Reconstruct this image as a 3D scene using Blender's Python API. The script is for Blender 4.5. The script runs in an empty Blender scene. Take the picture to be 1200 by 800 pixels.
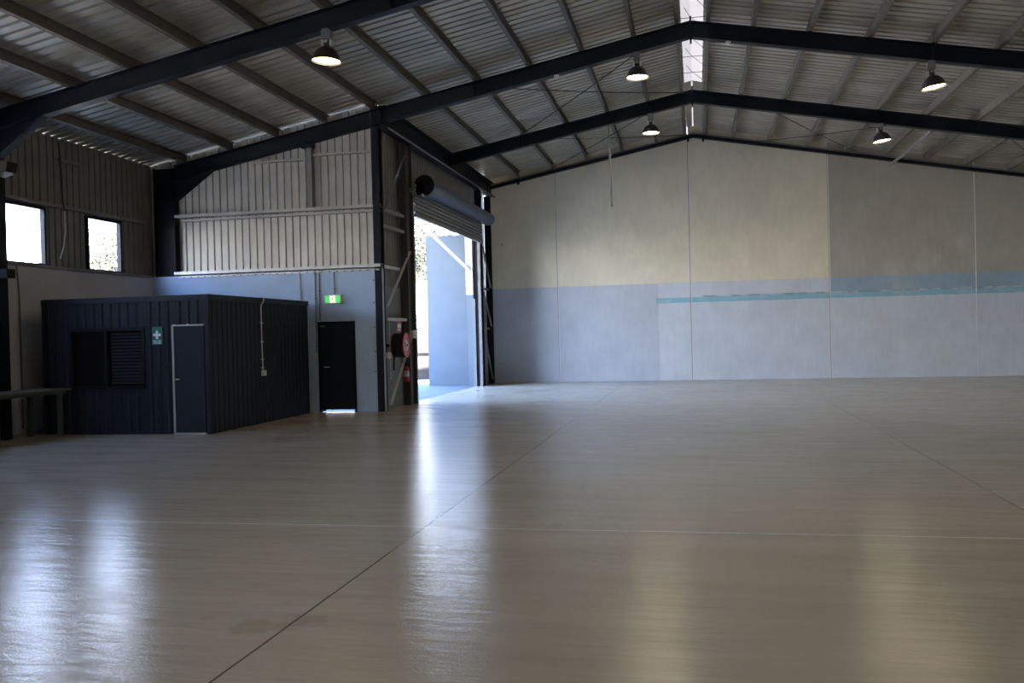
import bpy, math, random
from mathutils import Vector, Matrix
random.seed(7)
sc = bpy.context.scene
PI = math.pi

# ------------------------------------------------------------------ camera
F_PX, YAW, PITCH, ROLL, EYE = 1057.54, -0.203, -0.0075, -0.0249, 1.65
cy_, sy_, cp_, sp_, cr_, sr_ = math.cos(YAW), math.sin(YAW), math.cos(PITCH), math.sin(PITCH), math.cos(ROLL), math.sin(ROLL)
fwd = Vector((sy_ * cp_, cy_ * cp_, sp_))
rt0 = Vector((cy_, -sy_, 0))
up0 = rt0.cross(fwd)
right = rt0 * cr_ + up0 * sr_
upv = up0 * cr_ - rt0 * sr_
cam = bpy.data.cameras.new('camera')
cam.sensor_width = 36
cam.lens = F_PX * 36 / 1200
cam.clip_end = 500
camo = bpy.data.objects.new('camera', cam)
m = Matrix((right, upv, -fwd)).transposed().to_4x4()
m.translation = Vector((0, 0, EYE))
camo.matrix_world = m
sc.collection.objects.link(camo)
sc.camera = camo

# ------------------------------------------------------------------ light
SKY = 19.0
SUN = 215.0
LAMP_GLASS = 26.0
LAMP_W = 36.0
w = bpy.data.worlds.new('sky')
sc.world = w
w.use_nodes = True
nt = w.node_tree
bg = nt.nodes['Background']
bg.inputs[1].default_value = SKY
tc = nt.nodes.new('ShaderNodeTexCoord')
sep = nt.nodes.new('ShaderNodeSeparateXYZ')
ramp = nt.nodes.new('ShaderNodeValToRGB')
ramp.color_ramp.elements[0].position = 0.0
ramp.color_ramp.elements[0].color = (1.25, 1.3, 1.35, 1)
ramp.color_ramp.elements[1].position = 0.45
ramp.color_ramp.elements[1].color = (0.33, 0.60, 1.25, 1)
nt.links.new(tc.outputs['Generated'], sep.inputs[0])
nt.links.new(sep.outputs['Z'], ramp.inputs[0])
nt.links.new(ramp.outputs[0], bg.inputs[0])
sun = bpy.data.lights.new('sun', 'SUN')
sun.energy = SUN
sun.color = (1.0, 0.93, 0.82)
sun.angle = math.radians(0.6)
suno = bpy.data.objects.new('sun', sun)
sdir = Vector((0.45, -0.40, 0.80)).normalized()
suno.rotation_euler = sdir.to_track_quat('Z', 'Y').to_euler()
suno.location = (20, -30, 40)
sc.collection.objects.link(suno)

def portal(name, loc, nrm, sx, sy):
    l = bpy.data.lights.new(name, 'AREA')
    l.shape = 'RECTANGLE'; l.size = sx; l.size_y = sy
    l.cycles.is_portal = True
    o = bpy.data.objects.new(name, l)
    o.location = loc
    # local X stays horizontal
    o.rotation_euler = (PI / 2, 0, math.atan2(nrm[1], nrm[0]) + PI / 2)
    sc.collection.objects.link(o)
    return o

sc.view_settings.view_transform = 'Standard'
sc.view_settings.look = 'None'
sc.view_settings.gamma = 1
sc.view_settings.use_curve_mapping = False
sc.view_settings.exposure = 0.0
sc.cycles.max_bounces = 10
sc.cycles.diffuse_bounces = 6
sc.cycles.glossy_bounces = 5
sc.cycles.transmission_bounces = 4
sc.cycles.transparent_max_bounces = 12
sc.cycles.caustics_reflective = False
sc.cycles.caustics_refractive = False
sc.cycles.sample_clamp_indirect = 6
sc.cycles.use_denoising = True

# ------------------------------------------------------------------ helpers
def tag(o, label=None, cat=None, group=None, kind=None):
    if label: o['label'] = label
    if cat: o['category'] = cat
    if group: o['group'] = group
    if kind: o['kind'] = kind
    return o

def thing(name, label, cat, loc=(0, 0, 0), group=None, kind=None):
    o = bpy.data.objects.new(name, None)
    o.empty_display_size = 0.2
    o.location = loc
    sc.collection.objects.link(o)
    return tag(o, label, cat, group, kind)

def wloc(o):
    v = Vector(o.location)
    while o.parent:
        o = o.parent
        v += Vector(o.location)
    return v

class MB:
    def __init__(s):
        s.v = []; s.f = []
    def add(s, vs, fs):
        n = len(s.v)
        s.v += [tuple(p) for p in vs]
        s.f += [tuple(i + n for i in f) for f in fs]
        return s
    def box(s, x0, x1, y0, y1, z0, z1):
        vs = [(x0, y0, z0), (x1, y0, z0), (x1, y1, z0), (x0, y1, z0), (x0, y0, z1), (x1, y0, z1), (x1, y1, z1), (x0, y1, z1)]
        return s.add(vs, [(0, 3, 2, 1), (4, 5, 6, 7), (0, 1, 5, 4), (1, 2, 6, 5), (2, 3, 7, 6), (3, 0, 4, 7)])
    def prism(s, pts, axis, a, b):
        # pts: outline in the two other axes (in x,y,z order), extruded along axis from a to b
        def mk(p, t):
            if axis == 'x': return (t, p[0], p[1])
            if axis == 'y': return (p[0], t, p[1])
            return (p[0], p[1], t)
        n = len(pts)
        vs = [mk(p, a) for p in pts] + [mk(p, b) for p in pts]
        fs = [(i, (i + 1) % n, n + (i + 1) % n, n + i) for i in range(n)]
        fs += [tuple(range(n - 1, -1, -1)), tuple(range(n, 2 * n))]
        return s.add(vs, fs)
    def tube(s, a, b, r, n=10, r2=None):
        a = Vector(a); b = Vector(b); d = (b - a).normalized()
        u = d.orthogonal().normalized(); v = d.cross(u)
        r2 = r if r2 is None else r2
        vs = []
        for p, q in ((a, r), (b, r2)):
            for i in range(n):
                t = 2 * PI * i / n
                vs.append(p + u * (q * math.cos(t)) + v * (q * math.sin(t)))
        fs = [(i, (i + 1) % n, n + (i + 1) % n, n + i) for i in range(n)]
        fs += [tuple(range(n - 1, -1, -1)), tuple(range(n, 2 * n))]
        return s.add(vs, fs)
    def bar(s, a, b, w_, h_, up=(0, 0, 1)):
        # rectangular bar from a to b; w_ sideways, h_ along up
        a = Vector(a); b = Vector(b); d = (b - a).normalized()
        sd = d.cross(Vector(up))
        if sd.length < 1e-4: sd = d.orthogonal()
        sd.normalize(); u = sd.cross(d).normalized()
        vs = []
        for p in (a, b):
            for i, j in ((-1, -1), (1, -1), (1, 1), (-1, 1)):
                vs.append(p + sd * (w_ / 2 * i) + u * (h_ / 2 * j))
        return s.add(vs, [(3, 2, 1, 0), (4, 5, 6, 7), (0, 1, 5, 4), (1, 2, 6, 5), (2, 3, 7, 6), (3, 0, 4, 7)])
    def angle(s, a, b, w_, t, u, v):
        # L section from a to b with legs along u and v
        a = Vector(a); b = Vector(b); u = Vector(u); v = Vector(v)
        prof = [(0, 0), (w_, 0), (w_, t), (t, t), (t, w_), (0, w_)]
        vs = [p + u * x + v * y for p in (a, b) for x, y in prof]
        n = 6
        fs = [(i, (i + 1) % n, n + (i + 1) % n, n + i) for i in range(n)] + [(5, 4, 3, 2, 1, 0), tuple(range(6, 12))]
        return s.add(vs, fs)
    def path(s, pts, r, n=8):
        P = [Vector(p) for p in pts]
        rings = []
        for i, p in enumerate(P):
            d = (P[min(i + 1, len(P) - 1)] - P[max(i - 1, 0)]).normalized()
            ref = Vector((0, 0, 1)) if abs(d.z) < .9 else Vector((1, 0, 0))
            u = d.cross(ref).normalized(); v = d.cross(u)
            rings.append([p + u * (r * math.cos(2 * PI * k / n)) + v * (r * math.sin(2 * PI * k / n)) for k in range(n)])
        vs = [q for rg in rings for q in rg]
        fs = []
        for i in range(len(P) - 1):
            for k in range(n):
                fs.append((i * n + k, i * n + (k + 1) % n, (i + 1) * n + (k + 1) % n, (i + 1) * n + k))
        fs += [tuple(range(n - 1, -1, -1)), tuple((len(P) - 1) * n + k for k in range(n))]
        return s.add(vs, fs)
    def lathe(s, prof, c, axis='z', n=28, closed=False):
        c = Vector(c); vs = []
        for r, h in prof:
            for k in range(n):
                t = 2 * PI * k / n
                a, b = r * math.cos(t), r * math.sin(t)
                p = {'z': (a, b, h), 'x': (h, a, b), 'y': (a, h, b)}[axis]
                vs.append(c + Vector(p))
        m_ = len(prof); fs = []
        rng = m_ if closed else m_ - 1
        for i in range(rng):
            j = (i + 1) % m_
            for k in range(n):
                fs.append((i * n + k, i * n + (k + 1) % n, j * n + (k + 1) % n, j * n + k))
        return s.add(vs, fs)
    def build(s, name, mat, parent=None, smooth=False, bevel=0, solid=0):
        me = bpy.data.meshes.new(name)
        off = wloc(parent) if parent else Vector((0, 0, 0))
        me.from_pydata([(Vector(p) - off)[:] for p in s.v], [], s.f)
        me.update()
        o = bpy.data.objects.new(name, me)
        sc.collection.objects.link(o)
        if parent: o.parent = parent
        me.materials.append(mat)
        if smooth:
            for p in me.polygons: p.use_smooth = True
            me.set_sharp_from_angle(angle=math.radians(40))
        if solid:
            md = o.modifiers.new('thickness', 'SOLIDIFY'); md.thickness = solid; md.offset = 0
        if bevel:
            md = o.modifiers.new('edges', 'BEVEL'); md.width = bevel; md.segments = 2; md.limit_method = 'ANGLE'
        return o

def profile(length, pitch, pan, slope, depth):
    # (position, offset) of a trapezoidal sheet: flat pan at 0, rib at depth
    out = []; t = 0.0
    while t < length:
        for a, d in ((0, 0), (pan, 0), (pan + slope, depth), (pitch - slope, depth)):
            if t + a < length: out.append((t + a, d))
        t += pitch
    out.append((length, 0))
    return out

def sheet_wall(mb, p0, p1, z0, z1, nrm, pitch=.19, depth=.03, pan=.125, slope=.012, top=None, phase=0.0):
    # vertical corrugated sheet from p0 to p1 (2D), ribs pushed along nrm; z1 may be a function of (x,y)
    dx, dy = p1[0] - p0[0], p1[1] - p0[1]
    L = math.hypot(dx, dy); dx /= L; dy /= L
    pr = profile(L, pitch, pan, slope, depth)
    vs = []; fs = []
    for t, d in pr:
        x, y = p0[0] + dx * t + nrm[0] * d, p0[1] + dy * t + nrm[1] * d
        zt = z1(x, y) if callable(z1) else z1
        vs += [(x, y, z0), (x, y, zt)]
    for i in range(len(pr) - 1):
        fs.append((2 * i, 2 * i + 2, 2 * i + 3, 2 * i + 1))
    mb.add(vs, fs)

def Mat(name, col, rough=.6, metal=0.0, spec=.5, noise=0.0, nscale=4.0, bump=0.0, bscale=60.0, emis=None, estr=0):
    m_ = bpy.data.materials.new(name)
    m_.use_nodes = True
    n = m_.node_tree; b = n.nodes['Principled BSDF']
    b.inputs['Base Color'].default_value = (*col, 1)
    b.inputs['Roughness'].default_value = rough
    b.inputs['Metallic'].default_value = metal
    b.inputs['Specular IOR Level'].default_value = spec
    if noise or bump:
        g = n.nodes.new('ShaderNodeNewGeometry')
    if noise:
        t = n.nodes.new('ShaderNodeTexNoise'); t.inputs['Scale'].default_value = nscale; t.inputs['Detail'].default_value = 6
        n.links.new(g.outputs['Position'], t.inputs['Vector'])
        mr = n.nodes.new('ShaderNodeMapRange')
        mr.inputs[1].default_value = .3; mr.inputs[2].default_value = .7
        mr.inputs[3].default_value = 1 - noise; mr.inputs[4].default_value = 1 + noise
        n.links.new(t.outputs['Fac'], mr.inputs[0])
        mx = n.nodes.new('ShaderNodeMix'); mx.data_type = 'RGBA'; mx.blend_type = 'MULTIPLY'
        mx.inputs[0].default_value = 1
        mx.inputs[6].default_value = (*col, 1)
        n.links.new(mr.outputs[0], mx.inputs[7])
        n.links.new(mx.outputs[2], b.inputs['Base Color'])
    if bump:
        t2 = n.nodes.new('ShaderNodeTexNoise'); t2.inputs['Scale'].default_value = bscale; t2.inputs['Detail'].default_value = 4
        n.links.new(g.outputs['Position'], t2.inputs['Vector'])
        bp = n.nodes.new('ShaderNodeBump'); bp.inputs['Strength'].default_value = bump; bp.inputs['Distance'].default_value = .01
        n.links.new(t2.outputs['Fac'], bp.inputs['Height'])
        n.links.new(bp.outputs[0], b.inputs['Normal'])
    if emis:
        b.inputs['Emission Color'].default_value = (*emis, 1)
        b.inputs['Emission Strength'].default_value = estr
    return m_

class NT:
    """small wrapper to write shader maths briefly"""
    def __init__(s, m_):
        s.n = m_.node_tree
        g = s.n.nodes.new('ShaderNodeNewGeometry')
        sp = s.n.nodes.new('ShaderNodeSeparateXYZ')
        s.n.links.new(g.outputs['Position'], sp.inputs[0])
        s.P = g.outputs['Position']; s.X, s.Y, s.Z = sp.outputs
    def m(s, op, a, b=None, c=None):
        nd = s.n.nodes.new('ShaderNodeMath'); nd.operation = op
        for i, q in enumerate((a, b, c)):
            if q is None: continue
            if isinstance(q, (int, float)): nd.inputs[i].default_value = q
            else: s.n.links.new(q, nd.inputs[i])
        return nd.outputs[0]
    def near(s, v, c, wd):           # 1 where |v-c|<wd
        return s.m('LESS_THAN', s.m('ABSOLUTE', s.m('SUBTRACT', v, c)), wd)
    def rng(s, v, a, b):
        return s.m('MULTIPLY', s.m('GREATER_THAN', v, a), s.m('LESS_THAN', v, b))
    def soft(s, v, a, b, o0=0.0, o1=1.0):
        nd = s.n.nodes.new('ShaderNodeMapRange')
        for i, q in enumerate((v, a, b, o0, o1)):
            if isinstance(q, (int, float)): nd.inputs[i].default_value = q
            else: s.n.links.new(q, nd.inputs[i])
        return nd.outputs[0]
    def noise(s, scale, detail=4, stretch=(1, 1, 1), rough=.5, rot=0):
        mp = s.n.nodes.new('ShaderNodeMapping'); mp.inputs['Scale'].default_value = stretch
        mp.inputs['Rotation'].default_value = (0, 0, rot)
        s.n.links.new(s.P, mp.inputs['Vector'])
        t = s.n.nodes.new('ShaderNodeTexNoise'); t.inputs['Scale'].default_value = scale
        t.inputs['Detail'].default_value = detail; t.inputs['Roughness'].default_value = rough
        s.n.links.new(mp.outputs[0], t.inputs['Vector'])
        return t.outputs['Fac']
    def mix(s, f, a, b, mode='MIX'):
        nd = s.n.nodes.new('ShaderNodeMix'); nd.data_type = 'RGBA'; nd.blend_type = mode
        for i, q in ((0, f), (6, a), (7, b)):
            if isinstance(q, (int, float)): nd.inputs[i].default_value = q
            elif isinstance(q, tuple): nd.inputs[i].default_value = (*q, 1)
            else: s.n.links.new(q, nd.inputs[i])
        return nd.outputs[2]

# ------------------------------------------------------------------ materials
navy = Mat('navy_painted_steel', (.0048, .0072, .0125), .5, spec=.13, noise=.12, nscale=3)
hutm = Mat('navy_hut_cladding', (.012, .0165, .025), .5, spec=.15, noise=.12, nscale=5)
hutdoor = Mat('navy_door_paint', (.013, .020, .029), .5, spec=.15)
galv = Mat('galvanised_steel', (.52, .51, .48), .45, metal=.35, noise=.18, nscale=6)
galv_dull = Mat('dull_grey_steel', (.20, .195, .19), .5, metal=.25, noise=.15, nscale=5)
purlinm = Mat('purlin_steel', (.105, .10, .09), .55, metal=.1, noise=.15, nscale=3)
whitepl = Mat('white_plastic', (.62, .62, .58), .45)
beigepl = Mat('beige_plastic', (.55, .50, .36), .5)
blackm = Mat('black_rubber', (.012, .012, .013), .7, spec=.2)
redm = Mat('red_enamel', (.42, .02, .03), .35)
woodm = Mat('worn_timber_top', (.10, .08, .055), .6, noise=.25, nscale=9)
whitem = Mat('white_painted_steel', (.75, .75, .73), .45)
concrete_out = Mat('pale_concrete', (.54, .48, .39), .8, noise=.10, nscale=1.2)
panel_out = Mat('bluegrey_panel', (.085, .115, .15), .75, noise=.06, nscale=2)
wireh = Mat('wire', (.02, .02, .022), .5, metal=.3)
glow = Mat('lamp_glass', (.9, .85, .6), .3, emis=(1.0, .80, .42), estr=LAMP_GLASS)
shade_out = Mat('lamp_shade_grey', (.06, .055, .055), .4, metal=.4)
alum = Mat('bright_aluminium', (.75, .74, .70), .3, metal=.8)

# corrugated cladding seen from inside
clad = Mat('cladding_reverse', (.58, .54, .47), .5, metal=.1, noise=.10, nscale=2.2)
clad_dim = Mat('cladding_dimmed', (.18, .175, .155), .55, metal=.1, noise=.12, nscale=2.2)  # same sheeting as clad, the dimness of these walls put into its colour

roofm = Mat('roof_sheet_underside', (.33, .32, .30), .40, metal=.3)
k = NT(roofm); b = roofm.node_tree.nodes['Principled BSDF']
n1 = k.noise(.55, 5); n2 = k.noise(2.2, 5, (.25, 1, 1))
roofm.node_tree.links.new(k.mix(k.soft(n2, .35, .7), k.mix(k.soft(n1, .35, .65), (.39, .365, .31), (.56, .535, .465)), (.36, .33, .265)), b.inputs['Base Color'])

blockm = Mat('grey_blue_blockwork', (.44, .56, .71), .7, noise=.06, nscale=1.5, bump=.15, bscale=40)
leftwallm = Mat('left_wall_paint', (.55, .54, .55), .75, noise=.08, nscale=1.2)

# back wall: precast concrete with paint coats
backm = Mat('back_wall_paint', (.5, .5, .5), .85, spec=.25)
k = NT(backm); b = backm.node_tree.nodes['Principled BSDF']
mott = k.soft(k.noise(1.4, 7), .3, .7, .93, 1.05)
fine = k.soft(k.noise(9, 5, (1, 1, .25)), .3, .7, .96, 1.03)
wob = k.m('MULTIPLY', k.m('SUBTRACT', k.noise(2.5, 3), .5), .03)
Zw = k.m('ADD', k.Z, wob)
upper = (.67, .605, .465); lower = (.53, .56, .60)
c = k.mix(k.soft(Zw, 3.22, 3.25), lower, upper)
leftlow = k.m('MULTIPLY', k.m('LESS_THAN', k.X, -1.25), k.m('LESS_THAN', Zw, 3.23))
c = k.mix(k.m('MULTIPLY', leftlow, .6), c, (.38, .41, .46))
thin = k.m('MULTIPLY', k.m('GREATER_THAN', k.X, -1.32), k.rng(Zw, 2.57, 2.74))
c = k.mix(k.m('MULTIPLY', thin, k.soft(k.noise(5, 4, (.3, 1, 1)), .25, .5, .45, .95)), c, (.22, .42, .52))
wide = k.m('MULTIPLY', k.m('GREATER_THAN', k.X, 4.20), k.rng(Zw, 2.78, 3.24))
c = k.mix(k.m('MULTIPLY', wide, .85), c, (.22, .32, .40))
dk = k.m('MULTIPLY', k.m('GREATER_THAN', k.X, .2), k.rng(Zw, 2.735, 2.78))
c = k.mix(k.m('MULTIPLY', dk, k.soft(k.noise(3, 4), .4, .6, .2, .7)), c, (.13, .16, .18))
# filled bolt holes and chips along the stripe
vor = backm.node_tree.nodes.new('ShaderNodeTexVoronoi'); vor.inputs['Scale'].default_value = .55
backm.node_tree.links.new(k.P, vor.inputs['Vector'])
chips = k.m('MULTIPLY', k.m('LESS_THAN', vor.outputs['Distance'], .026), k.rng(k.Z, 2.3, 5.6))
c = k.mix(k.m('MULTIPLY', chips, .55), c, (.12, .12, .12))
blot = k.m('MULTIPLY', k.m('MULTIPLY', k.soft(k.noise(1.1, 8, (1, 1, .6)), .55, .7), k.rng(k.X, 4.3, 8.4)), .35)
c = k.mix(k.m('MULTIPLY', k.m('GREATER_THAN', k.X, 4.18), k.m('MULTIPLY', k.m('GREATER_THAN', Zw, 3.24), .8)), c, (.30, .285, .255))
c = k.mix(blot, c, (.55, .54, .50))
cc = k.mix(1.0, c, k.m('MULTIPLY', mott, fine), 'MULTIPLY')
backm.node_tree.links.new(cc, b.inputs['Base Color'])
sealm = Mat('joint_sealant', (.62, .62, .60), .7)

# floor: glossy beige epoxy
floorm = Mat('glossy_beige_floor', (.2, .18, .16), .2)
k = NT(floorm); nt_ = floorm.node_tree; b = nt_.nodes['Principled BSDF']
base = k.mix(k.soft(k.noise(.35, 5), .35, .65), (.52, .445, .34), (.56, .485, .375))
streak = k.soft(k.noise(1.0, 5, (.25, 2.6, 1), rot=.05), .3, .7, .94, 1.05)
base = k.mix(1.0, base, streak, 'MULTIPLY')
scuffzone = k.m('MULTIPLY', k.soft(k.noise(.5, 2), .45, .6), k.rng(k.X, -9, -1.2))
scuff = k.m('MULTIPLY', k.m('MULTIPLY', k.soft(k.noise(4.2, 3, (1, .7, 1)), .60, .70), scuffzone), .30)
base = k.mix(scuff, base, (.36, .35, .34))
dust = k.m('MULTIPLY', k.soft(k.noise(38, 2), .74, .78), .35)
base = k.mix(dust, base, (.5, .48, .42))
dx_ = k.m('SUBTRACT', k.X, -2.45); dy_ = k.m('SUBTRACT', k.Y, 4.85)
dd = k.m('ADD', k.m('MULTIPLY', dx_, dx_), k.m('MULTIPLY', k.m('MULTIPLY', dy_, dy_), .8))
stain = k.soft(k.m('ADD', dd, k.m('MULTIPLY', k.m('SUBTRACT', k.noise(3.5, 3), .5), .22)), .015, .05, .35, 0.0)
base = k.mix(stain, base, (.36, .25, .15))
joints = None
for jx in (-2.356, 2.770, 7.896):
    q = k.near(k.m('ADD', k.X, k.m('MULTIPLY', k.m('SUBTRACT', k.noise(3, 2), .5), .01)), jx, .008)
    joints = q if joints is None else k.m('MAXIMUM', joints, q)
base = k.mix(k.m('MULTIPLY', joints, .85), base, (.05, .045, .04))
jy = k.near(k.m('ADD', k.Y, k.m('MULTIPLY', k.m('SUBTRACT', k.noise(1.3, 3), .5), .05)), 7.505, .014)
jy2 = k.near(k.Y, 7.49, .018)
base = k.mix(k.m('MULTIPLY', jy, k.soft(k.noise(6, 3), .35, .65, .35, 1.0)), base, (.85, .82, .75))  # pale colour paints the highlight along the cross joint
jl = k.m('MULTIPLY', k.near(k.X, -6.86, .012), k.rng(k.Y, 7.5, 9.6))
base = k.mix(k.m('MULTIPLY', jl, k.soft(k.noise(5, 3), .35, .65, .2, .8)), base, (.62, .60, .55))
nt_.links.new(base, b.inputs['Base Color'])
r_ = k.soft(k.noise(1.6, 4, (.6, 1.6, 1)), .3, .7, .14, .22)
nt_.links.new(r_, b.inputs['Roughness'])
b.inputs['Specular IOR Level'].default_value = .5
h1 = k.noise(75, 2)
h2 = k.noise(2.6, 5, (.65, 3.0, 1), rot=.42)
bp1 = nt_.nodes.new('ShaderNodeBump'); bp1.inputs['Strength'].default_value = .16; bp1.inputs['Distance'].default_value = .008
nt_.links.new(h1, bp1.inputs['Height'])
bp2 = nt_.nodes.new('ShaderNodeBump'); bp2.inputs['Strength'].default_value = .13; bp2.inputs['Distance'].default_value = .05
nt_.links.new(h2, bp2.inputs['Height']); nt_.links.new(bp1.outputs[0], bp2.inputs['Normal'])
bp3 = nt_.nodes.new('ShaderNodeBump'); bp3.inputs['Strength'].default_value = .7; bp3.inputs['Distance'].default_value = .02
nt_.links.new(k.m('MAXIMUM', jy, jy2), bp3.inputs['Height']); nt_.links.new(bp2.outputs[0], bp3.inputs['Normal'])
nt_.links.new(bp3.outputs[0], b.inputs['Normal'])

# thin window glass: mostly clear with a faint reflection
glassm = bpy.data.materials.new('window_glass'); glassm.use_nodes = True
n = glassm.node_tree; n.nodes.clear()
out = n.nodes.new('ShaderNodeOutputMaterial'); mx = n.nodes.new('ShaderNodeMixShader'); tr = n.nodes.new('ShaderNodeBsdfTransparent'); gl = n.nodes.new('ShaderNodeBsdfGlossy')
gl.inputs['Roughness'].default_value = .03; mx.inputs[0].default_value = .06
n.links.new(tr.outputs[0], mx.inputs[1]); n.links.new(gl.outputs[0], mx.inputs[2]); n.links.new(mx.outputs[0], out.inputs[0])
# dark window of the hut
darkglass = Mat('dark_glass', (.005, .005, .006), .15, spec=.15)
# translucent ridge sheet
polym = bpy.data.materials.new('translucent_sheet'); polym.use_nodes = True
n = polym.node_tree; n.nodes.clear()
out = n.nodes.new('ShaderNodeOutputMaterial'); mx = n.nodes.new('ShaderNodeMixShader'); tr = n.nodes.new('ShaderNodeBsdfTranslucent'); df = n.nodes.new('ShaderNodeBsdfDiffuse')
tr.inputs[0].default_value = (.019, .018, .0175, 1); df.inputs[0].default_value = (.5, .5, .52, 1); mx.inputs[0].default_value = .35
n.links.new(tr.outputs[0], mx.inputs[1]); n.links.new(df.outputs[0], mx.inputs[2]); n.links.new(mx.outputs[0], out.inputs[0])
leafm = Mat('foliage', (.0105, .0125, .0022), .6, noise=.35, nscale=1.5)
b = leafm.node_tree.nodes['Principled BSDF']; b.inputs['Subsurface Weight'].default_value = 0
barkm = Mat('bark', (.009, .006, .0045), .8, noise=.3, nscale=4)
rockm = Mat('pale_retaining_wall', (.016, .013, .0115), .85, noise=.12, nscale=1.5)
groundm = Mat('outdoor_ground', (.36, .33, .28), .9, noise=.15, nscale=.6)
exitg = Mat('exit_green', (.02, .45, .08), .4, emis=(.10, .75, .12), estr=.75)
exitw = Mat('exit_white', (.8, .85, .7), .4, emis=(1, .95, .75), estr=1.1)
signg = Mat('sign_green', (.0, .13, .07), .5)
signw = Mat('sign_white', (.75, .78, .75), .5)

# ------------------------------------------------------------------ dimensions
XL, XR = -12.6, 12.6          # inner faces of the long walls
YN, YD = 19.25, 30.4          # inner side wall return, far wall
YF = -8.5                     # wall behind the camera
XS = -6.9                     # wall with the roller door
FR = [8.37, 13.9, 19.42, 24.96]
def z_raf_top(x): return 8.13 - .19 * abs(x)
def z_raf_bot(x): return 7.79 - .19 * abs(x)
def z_sheet(x): return 8.33 - .19 * abs(x)

# ------------------------------------------------------------------ setting
def struct(mb, name, mat, parent=None, label=None, **kw):
    o = mb.build(name, mat, parent, **kw)
    if not parent: o['kind'] = 'structure'
    if label: o['label'] = label; 
    return o

def cat(o, c_): o['category'] = c_; return o

cat(struct(MB().box(-13.1, 13.1, YF - .4, YN, -.2, 0).box(-7.1, 13.1, YN, YD + .2, -.2, 0), 'floor', floorm,
       label='glossy beige coated concrete floor of the empty warehouse'), 'floor')
cat(struct(MB().box(-60, -7.1, YN + .001, 120, -.25, -.03).box(-60, -13.1, -60, YN, -.25, -.03).box(-13.1, 13.1, -60, YF - .4, -.25, -.03), 'ground', concrete_out,
       label='pale concrete yard outside the roller door'), 'ground')

cat(struct(MB().box(-10.4, -7.1, YN + .5, 30.8, -.028, -.012), 'ground_apron', Mat('darkened_apron_concrete', (.085, .10, .11), .8, noise=.1, nscale=1.5),
       label='grey-blue concrete apron just outside the roller door, darkened to cut bounced daylight'), 'ground')  # separate dark slab, added to cut daylight bounced onto the far wall
# roof sheeting (ceiling): corrugation runs down the slopes, ribs repeat along Y
def roof_part(mb, x0, x1, y0, y1):
    pr = profile(y1 - y0, .245, .165, .008, .045)
    vs = []; fs = []
    for t, d in pr:
        for x in (x0, x1): vs.append((x, y0 + t, z_sheet(x) + d))
    for i in range(len(pr) - 1): fs.append((2 * i, 2 * i + 1, 2 * i + 3, 2 * i + 2))
    mb.add(vs, fs)
rm = MB()
roof_part(rm, -12.86, -7.1, YF - .1, 19.75)
roof_part(rm, -7.1, -.20, YF - .1, YD + .3)
roof_part(rm, .27, 13.0, YF - .1, YD + .3)
for q_ in (-1, 1):
    rm.add([(.55 * q_, 24.94, z_sheet(.55) + .05), (.022 * q_, 24.94, z_sheet(.02) + .05), (.022 * q_, YD + .3, z_sheet(.02) + .05), (.55 * q_, YD + .3, z_sheet(.55) + .05)], [(0, 1, 2, 3)])
cat(struct(rm, 'ceiling', roofm, label='ribbed metal roof sheeting over the warehouse'), 'roof')

# far wall of precast panels
bw = MB()
edges = [XS - .15, -4.62, -.19, 4.18, 8.50, 12.9]
for i in range(5):
    a, b_ = edges[i] + .012, edges[i + 1] - .012
    pts = [(a, -.0), (b_, -.0), (b_, z_sheet(b_) + .04)]
    if a < 0 < b_: pts.append((0, z_sheet(0) + .04))
    pts.append((a, z_sheet(a) + .04))
    bw.prism(pts, 'y', YD, YD + .18)
wb = cat(struct(bw, 'wall_back', backm, label='tall far wall of grey painted concrete panels with a pale blue stripe'), 'wall')
for i, e in enumerate(edges[1:5]):
    s_ = MB().box(e - .012, e + .03, YD + .006, YD + .03, 0, z_sheet(e) - .1)
    s_ = MB().prism([(e + .002, YD - .004), (e + .03, YD - .004), (e + .03, YD + .02), (e + .002, YD + .02)], 'z', 0, 7.94 - .19 * abs(e))
    tag(s_.build('joint_seal', sealm, wb), 'pale sealant strip in the panel joint')
MBd = MB()
for e in edges[1:5]: MBd.box(e - .014, e + .004, YD + .05, YD + .06, 0, z_sheet(e) + .02)
MBd.build('joint_backing', blackm, wb)

# left wall: painted wall below, cladding above with window openings
LO = (-7.0, -1.0)  # unseen opening behind the camera, added to brighten the interior
cat(struct(MB().box(-12.85, XL, YF, LO[0], 0, 3.2).box(-12.85, XL, LO[1], 19.6, 0, 3.2), 'wall_left_lower', leftwallm, label='plain painted lower part of the left wall'), 'wall')
WIN = [(14.63, 15.80), (17.08, 18.22), (9.1, 10.27), (11.55, 12.7)]  # last two are unseen windows, added to let in more daylight
WZ0, WZ1 = 3.27, 4.40
lc = MB()
cuts = sorted(WIN)
y = YF
sheet_wall(lc, (-12.76, YF), (-12.76, LO[0]), 3.15, 5.913, (-1, 0))
sheet_wall(lc, (-12.76, LO[0]), (-12.76, LO[1]), 4.4, 5.913, (-1, 0))
y = LO[1]
for (a, b_) in cuts + [(19.62, None)]:
    sheet_wall(lc, (-12.76, y), (-12.76, a), 3.15, 5.913, (-1, 0), pitch=.19)
    if b_ is None: break
    sheet_wall(lc, (-12.76, a), (-12.76, b_), WZ1, 5.913, (-1, 0), pitch=.19)
    y = b_
cat(struct(lc, 'wall_left', clad_dim, label='ribbed cladding of the left wall around the two high windows', solid=.002), 'wall')

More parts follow.
